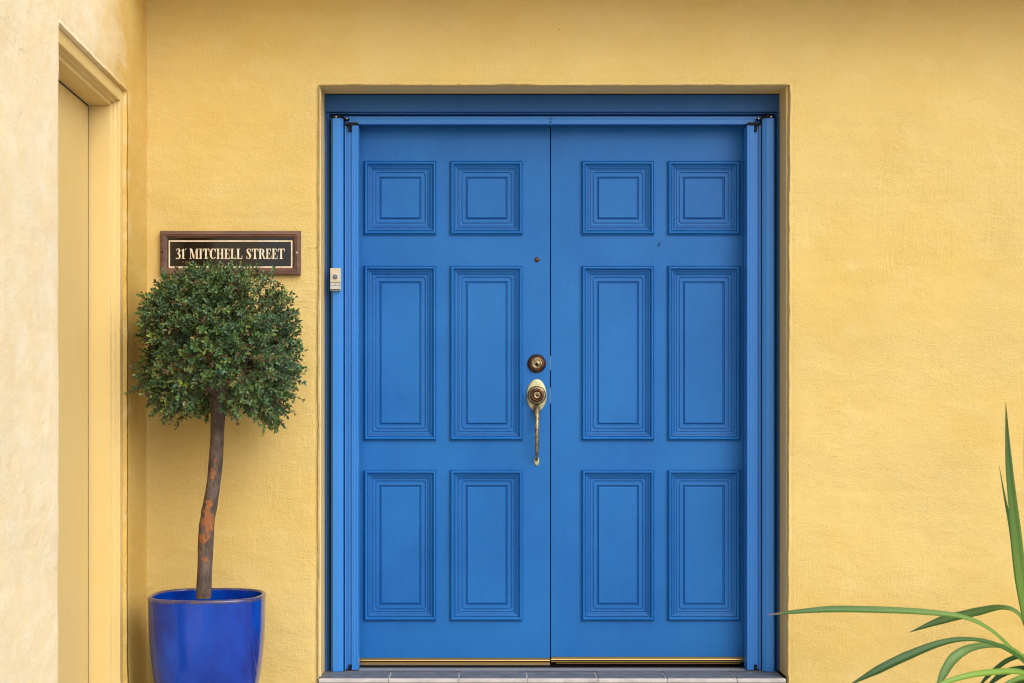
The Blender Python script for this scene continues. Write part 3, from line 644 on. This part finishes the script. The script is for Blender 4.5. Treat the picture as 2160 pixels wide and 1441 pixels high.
for r in rs:
    for k in range(n):
        c, s_ = se(2 * math.pi * (k + .5) / n); V.append((pcx + r * c, YP + .93 * r * s_, .445 + .014 * random.random()))
for j in range(len(rs) - 1):
    for k in range(n): Fs.append((j * n + k, j * n + (k + 1) % n, (j + 1) * n + (k + 1) % n, (j + 1) * n + k))
obj('mulch', V, Fs, MT['mulch'], pot, fix=False)

# ------------------------------------------------------------------ topiary tree
tr = thing('topiary_tree', 'box tree clipped to a ball on a bare crooked trunk in the blue pot', 'tree', (PX(430, YP), YP, .45))
cl = [(429, 1262, 16.2, 0), (430.5, 1235, 16.0, .0), (432, 1185, 15.6, .004), (435.5, 1115, 16.2, .0), (440, 1085, 15.6, -.006), (446, 1055, 15.4, -.008), (452, 1010, 14.6, -.004), (456, 960, 14.5, 0), (458.5, 900, 14.8, .004), (460, 855, 15.5, .004), (461, 838, 17.0, 0), (463, 815, 12, 0), (470, 780, 8, .0)]
c = catmull([(PX(a, YP), YP + o, PZ(b, YP), r * u) for a, b, r, o in cl], 20)
nS = 48; V = []; Fs = []; fl = []
spots = [(456, 972, 3, 5), (457, 983, 2, 3), (452, 1000, 6, 12), (450, 990, 3, 6), (444, 1064, 10, 9), (441, 1080, 8, 12), (438, 1100, 13, 14), (448, 1095, 5, 18), (444, 1112, 9, 8), (431, 1135, 11, 13), (441, 1128, 6, 9), (425, 1163, 3, 2), (436, 1180, 8, 6), (430, 1178, 3, 4)]
for i, p in enumerate(c):
    for k in range(nS):
        a = 2 * math.pi * k / nS
        r = p[3] * (1 + .07 * float(fbm(np.array([k * .26]), np.array([i * .14]), 77, 2)[0]) + .02 * math.sin(i * .15 + a * 2))
        q = (p[0] + r * math.cos(a), p[1] + r * math.sin(a), p[2]); V.append(q)
        m_ = 0
        if math.sin(a) < .25:
            ppx, ppy = VX + q[0] / u, VY - (q[2] - ZC) / u
            nz_ = 1.5 * float(fbm(np.array([ppx * .22]), np.array([ppy * .16]), 5, 3)[0])
            for sx_, sy_, wx, wy in spots:
                m_ = max(m_, min(1, max(0, (.86 - nz_ - math.hypot((ppx - sx_) / wx, (ppy - sy_) / wy)) * 12)))
        fl.append(m_)
for i in range(len(c) - 1):
    for k in range(nS): Fs.append((i * nS + k, i * nS + (k + 1) % nS, (i + 1) * nS + (k + 1) % nS, (i + 1) * nS + k))
tk = obj('trunk', V, Fs, MT['bark'], tr, smooth=True, fix=False)
at = tk.data.attributes.new('flake', 'FLOAT', 'POINT'); at.data.foreach_set('value', fl)
CC = np.array([PX(464.5, YP), YP - .005, PZ(722, YP)])
RAD = np.array([153 * u, .258, 144 * u])
top = np.array([PX(460, YP), YP, PZ(838, YP)])
for k in range(9):
    a = 2 * math.pi * k / 9 + .3; el = random.uniform(.15, 1.1)
    e_ = CC + RAD * .78 * np.array([math.cos(a) * math.cos(el), math.sin(a) * math.cos(el), math.sin(el) * .9 - .25])
    mid = top * .5 + e_ * .5 + np.array([0, 0, -.02]) + rng.normal(0, .015, 3)
    pth = catmull([top + np.array([0, 0, -.012]), top * .75 + mid * .25, mid, e_], 5)
    v, f = tube(pth, np.linspace(.011 if k % 3 else .016, .003, len(pth)), 8, .1); b = obj('branch', v, f, MT['bark'], tr, smooth=True)
    at = b.data.attributes.new('flake', 'FLOAT', 'POINT')
# leaves: sprigs of paired leaves spread through the ball's outer shell
L_base = []; L_dir = []; L_nrm = []; L_len = []; L_wid = []; L_col = []; tw = []
def unit(v): return v / (np.linalg.norm(v) + 1e-9)
greens = np.array([1.75, 1.48, 1.4]) * np.array([(.030, .075, .030), (.045, .105, .040), (.060, .120, .030), (.090, .140, .035), (.040, .105, .060), (.105, .105, .040), (.070, .055, .028)])
gw = np.array([.26, .27, .17, .08, .14, .05, .03])
ns = 0
while ns < 2300:
    dv = unit(rng.normal(0, 1, 3))
    p4 = (abs(dv[0]) ** 2.5 + abs(dv[1]) ** 2.5 + abs(dv[2]) ** 2.5) ** (-1 / 2.5)
    lump = 1 + .16 * float(fbm(np.array([dv[0] * 2.2 + dv[1] * 1.3 + 5]), np.array([dv[2] * 2.2 + dv[1] * 1.7 + 9]), 51, 3)[0])
    lump += .20 * float(fbm(np.array([dv[0] * 5.1 - dv[1] * 3.3 + 31]), np.array([dv[2] * 5.1 + dv[1] * 3.9 + 3]), 57, 2)[0])
    sh = 1 - abs(rng.normal(0, .15))
    if sh < .45: continue
    if rng.random() < .03: sh = rng.uniform(1.02, 1.09)         # stray shoots
    rad = math.hypot(dv[0], dv[1])
    if dv[2] < -.55 and rad < .62: continue                 # open underneath round the trunk
    gap = float(vnoise(np.array([dv[0] * 3.4 + 20 + dv[1] * 2]), np.array([dv[2] * 3.4 + 7 - dv[1] * 2]), 91)[0])
    if gap < .38 and sh > .74 and rng.random() < .85: continue
    pos = CC + RAD * dv * p4 * lump * sh
    if dv[2] < 0: pos[2] += dv[2] * .075 * (1.5 if dv[0] > .3 else 1.0)
    if pos[1] > -.012 - .02 or pos[0] < CX + .02 + SA * (-pos[1]): continue
    if pos[1] < CC[1] and abs(pos[0] - top[0] - .004) < .042 and pos[2] < PZ(805, YP): continue   # the fork shows
    hang = dv[2] < -.35
    out = unit(dv * np.array([1, 1, .9]) + rng.normal(0, .38, 3) + np.array([0, 0, .15 if not hang else -.25]))
    ln = rng.uniform(.045, .085) * (1.25 if sh > .93 else 1)
    st_ = pos - out * ln * .55
    side = unit(np.cross(out, rng.normal(0, 1, 3)))
    sb_ = int(rng.choice(len(greens), p=gw)); young = rng.random()
    npair = int(rng.integers(4, 7))
    tw.append((st_, st_ + out * ln))
    for j in range(npair + 1):
        tt = .2 + .8 * j / npair; bp = st_ + out * ln * tt
        ang = j * math.pi / 2 + rng.normal(0, .3); s2 = unit(side * math.cos(ang) + np.cross(out, side) * math.sin(ang))
        for sgn in ((1, -1) if j < npair else (1, -1, .2)):
            spread = .95 - .45 * tt if j < npair else .45
            dd = unit(out * (1 - spread * .6) + s2 * sgn * spread + rng.normal(0, .13, 3))
            nm = unit(out - dd * float(np.dot(out, dd)) + rng.normal(0, .15, 3) + np.array([0, -.15, .25]))
            L = rng.uniform(.0150, .0235) * (1 - .25 * (tt > .95))
            L_base.append(bp); L_dir.append(dd); L_nrm.append(nm); L_len.append(L); L_wid.append(L * rng.uniform(.40, .54))
            colr = greens[sb_] * (.75 + .5 * rng.random()) if rng.random() < .75 else greens[int(rng.choice(len(greens), p=gw))]
            if tt > .8 and young > .95: colr = np.array([.13, .075, .04]) * rng.uniform(.6, 1.1)
            elif tt > .75 and young < .16: colr = colr * np.array([1.7, 1.5, 1.0])
            L_col.append(colr)
    ns += 1
B = np.array(L_base); Dv = np.array(L_dir); Nm = np.array(L_nrm); Ln = np.array(L_len)[:, None]; Wd = np.array(L_wid)[:, None]
Sd = np.cross(Dv, Nm); Sd /= np.linalg.norm(Sd, axis=1, keepdims=True) + 1e-9; Nm = np.cross(Sd, Dv)
cup = .10
pts = [B, B + Dv * Ln * .36 + Sd * Wd * .40 + Nm * Ln * cup, B + Dv * Ln * .36, B + Dv * Ln * .36 - Sd * Wd * .40 + Nm * Ln * cup,
       B + Dv * Ln * .70 + Sd * Wd * .46 + Nm * Ln * cup * .8, B + Dv * Ln * .72 - Nm * Ln * .02, B + Dv * Ln * .70 - Sd * Wd * .46 + Nm * Ln * cup * .8, B + Dv * Ln - Nm * Ln * .07]
V = np.stack(pts, 1).reshape(-1, 3); nl = len(B)
tri = np.array([(0, 1, 2, 2), (0, 2, 3, 3), (1, 4, 5, 2), (2, 5, 6, 3), (4, 7, 5, 5), (5, 7, 6, 6)])
Fs = []
for k in range(6):
    q = tri[k][None] + (np.arange(nl) * 8)[:, None]
    Fs += (q[:, :3] if tri[k][2] == tri[k][3] else q).tolist()
cr = obj('crown', V, Fs, MT['leaf'], tr, smooth=True, fix=False); cr['kind'] = 'stuff'
at = cr.data.color_attributes.new('tint', 'FLOAT_COLOR', 'POINT')
ca = np.ones((nl, 8, 4)); ca[:, :, :3] = np.clip(np.array(L_col), 0, 1)[:, None, :]; at.data.foreach_set('color', ca.reshape(-1))
tv = []; tf = []
for a, b in tw:
    v, f = tube([a, b], [.0014, .0007], 3); n0 = len(tv); tv += v; tf += [tuple(i + n0 for i in q) for q in f]
tws = obj('twigs', tv, tf, MT['twig'], tr, fix=False); tws['kind'] = 'stuff'

# ------------------------------------------------------------------ strap-leaved plant at the right
YL = -.85
u = sc(YL)
pl = thing('strap_leaf_plant', 'green plant with long strap leaves at the lower right', 'plant', (PX(2195, YL), YL, 0))
bx, bz = PX(2195, YL), PZ(1440, YL)
v, f = tube([(bx, YL, 0), (bx + .006, YL, bz * .4), (bx, YL, bz * .8), (bx, YL, bz + .02)], [.034, .028, .026, .012], 12, .08); obj('stem', v, f, MT['twig'], pl, smooth=True)
def blade(pts, wpx, col, col2, fold=.4, twist=0, tipcol=None):
    """pts: (px, py, y offset) from base to tip; wpx: widths in px along the blade"""
    c = catmull([(PX(a, YL + o), YL + o, PZ(b, YL + o)) for a, b, o in pts], 8)
    n = len(c); W = np.interp(np.linspace(0, 1, n), np.linspace(0, 1, len(wpx)), wpx) * u * .80
    V = []; Fs = []; colr = []
    for i, p in enumerate(c):
        t = unit(c[min(i + 1, n - 1)] - c[max(i - 1, 0)])
        vert = np.array([0, 0, 1.0]) if abs(t[2]) < .8 else np.array([0, -1.0, 0])
        face = unit(np.array([0, -.72, .55]) - t * float(np.dot(np.array([0, -.72, .55]), t)))
        sd_ = unit(np.cross(t, face)); g = twist * i / n
        sd_, face = sd_ * math.cos(g) + face * math.sin(g), face * math.cos(g) - sd_ * math.sin(g)
        hw = W[i] / 2
        for s_, d_ in ((-1, fold), (-.5, fold * .35), (0, 0), (.5, fold * .35), (1, fold)):
            V.append(p + sd_ * hw * s_ + face * hw * d_)
            k = i / (n - 1); cc_ = np.array(col) * (1 - k) + np.array(col2) * k
            if tipcol is not None and k > .93: cc_ = cc_ * (1 - (k - .93) / .07) + np.array(tipcol) * (k - .93) / .07
            if s_ == 0: cc_ = cc_ * 1.18
            colr.append((*cc_, 1))
    m_ = len(V)
    V += [p - unit(np.array([0, -.7, .5])) * .0011 for p in V]; colr += colr
    for i in range(n - 1):
        for k in range(4):
            a = i * 5 + k; Fs.append((a, a + 5, a + 6, a + 1)); Fs.append((m_ + a, m_ + a + 1, m_ + a + 6, m_ + a + 5))
        for k in (0, 4):
            a = i * 5 + k; Fs.append((a, a + 5, m_ + a + 5, m_ + a))
    o = obj('leaf', V, Fs, MT['strap'], pl, smooth=True, fix=False)
    at = o.data.color_attributes.new('tint', 'FLOAT_COLOR', 'POINT'); at.data.foreach_set('color', np.array(colr, float).reshape(-1))
    return o
DG = (.032, .095, .022); MG = (.08, .19, .03); LG = (.25, .41, .06); BT = (.22, .14, .07)
blade([(2190, 1430, 0), (2172, 1330, -.02), (2155, 1230, -.04), (2141, 1110, -.05), (2128, 980, -.05), (2121.5, 849, -.04)], [20, 28, 30, 27, 18, 1], LG, DG, .25, .2)
blade([(2192, 1430, .03), (2165, 1310, .02), (2147, 1220, .02), (2134, 1130, .01), (2119, 1050, 0), (2108, 984, 0)], [18, 26, 25, 16, 7, 1], MG, DG, .3, -.4)
blade([(2200, 1430, 0), (2182, 1250, 0), (2170, 1100, 0), (2164, 980, 0), (2161, 880, .01)], [18, 24, 20, 12, 1], MG, DG, .25)
blade([(2190, 1425, -.05), (2140, 1376, -.10), (2090, 1330, -.14), (2035, 1303, -.16), (1960, 1293, -.18), (1870, 1288, -.20), (1760, 1286, -.21), (1680, 1291, -.22), (1620, 1297, -.22)], [14, 12, 10, 13, 16, 18, 18, 11, 1], LG, (.05, .135, .04), 0.45, .15, (.45, .22, .18))
blade([(2192, 1420, .08), (2172, 1345, .10), (2150, 1297, .11), (2115, 1282, .12), (2060, 1292, .13), (1985, 1310, .14), (1918, 1334, .14)], [12, 13, 11, 14, 24, 22, 1], LG, DG, .45, .1)
blade([(2190, 1430, -.06), (2150, 1388, -.10), (2100, 1360, -.14), (2045, 1349, -.17), (1985, 1357, -.20), (1910, 1386, -.23), (1850, 1415, -.25), (1788, 1447, -.26)], [14, 15, 12, 11, 17, 23, 20, 1], MG, DG, .45, .1)
blade([(2190, 1432, -.02), (2150, 1380, -.06), (2105, 1362, -.1), (2055, 1365, -.13), (2015, 1385, -.15), (1990, 1420, -.16), (1970, 1470, -.17)], [12, 14, 14, 18, 26, 22, 1], LG, (.16, .28, .10), .25, .3)
blade([(2195, 1436, -.08), (2150, 1418, -.12), (2100, 1418, -.16), (2040, 1426, -.2), (1980, 1446, -.22), (1930, 1480, -.24)], [14, 17, 18, 16, 12, 1], LG, LG, .25)
blade([(2200, 1420, .05), (2160, 1412, .03), (2115, 1422, .01), (2070, 1460, 0)], [16, 20, 18, 1], DG, DG, .3)
blade([(2195, 1440, -.03), (2160, 1440, -.06), (2120, 1448, -.08), (2060, 1500, -.1)], [14, 18, 16, 1], MG, DG, .3)
blade([(2196, 1436, -.10), (2168, 1428, -.15), (2130, 1440, -.19), (2080, 1475, -.22)], [12, 15, 13, 1], LG, MG, .3)
blade([(2194, 1425, .10), (2166, 1388, .13), (2128, 1392, .15), (2085, 1425, .16), (2055, 1462, .16)], [11, 13, 13, 11, 1], MG, DG, .3, .2, BT)
blade([(2198, 1425, .12), (2178, 1340, .15), (2160, 1262, .17), (2152, 1190, .18)], [12, 15, 12, 1], MG, DG, .3, .3, BT)
for k in range(9):                                          # the far side of the rosette, outside the frame
    a = math.radians(-70 + 17 * k); ln = random.uniform(330, 520)
    ex, ey = math.cos(a), math.sin(a)
    blade([(2200, 1432, .0), (2200 + ex * ln * .35, 1340 - random.uniform(0, 90), ey * .2), (2200 + ex * ln * .72, 1310 - random.uniform(0, 60), ey * .38), (2200 + ex * ln, 1370, ey * .5)], [14, 22, 22, 1], MG, DG, .25)
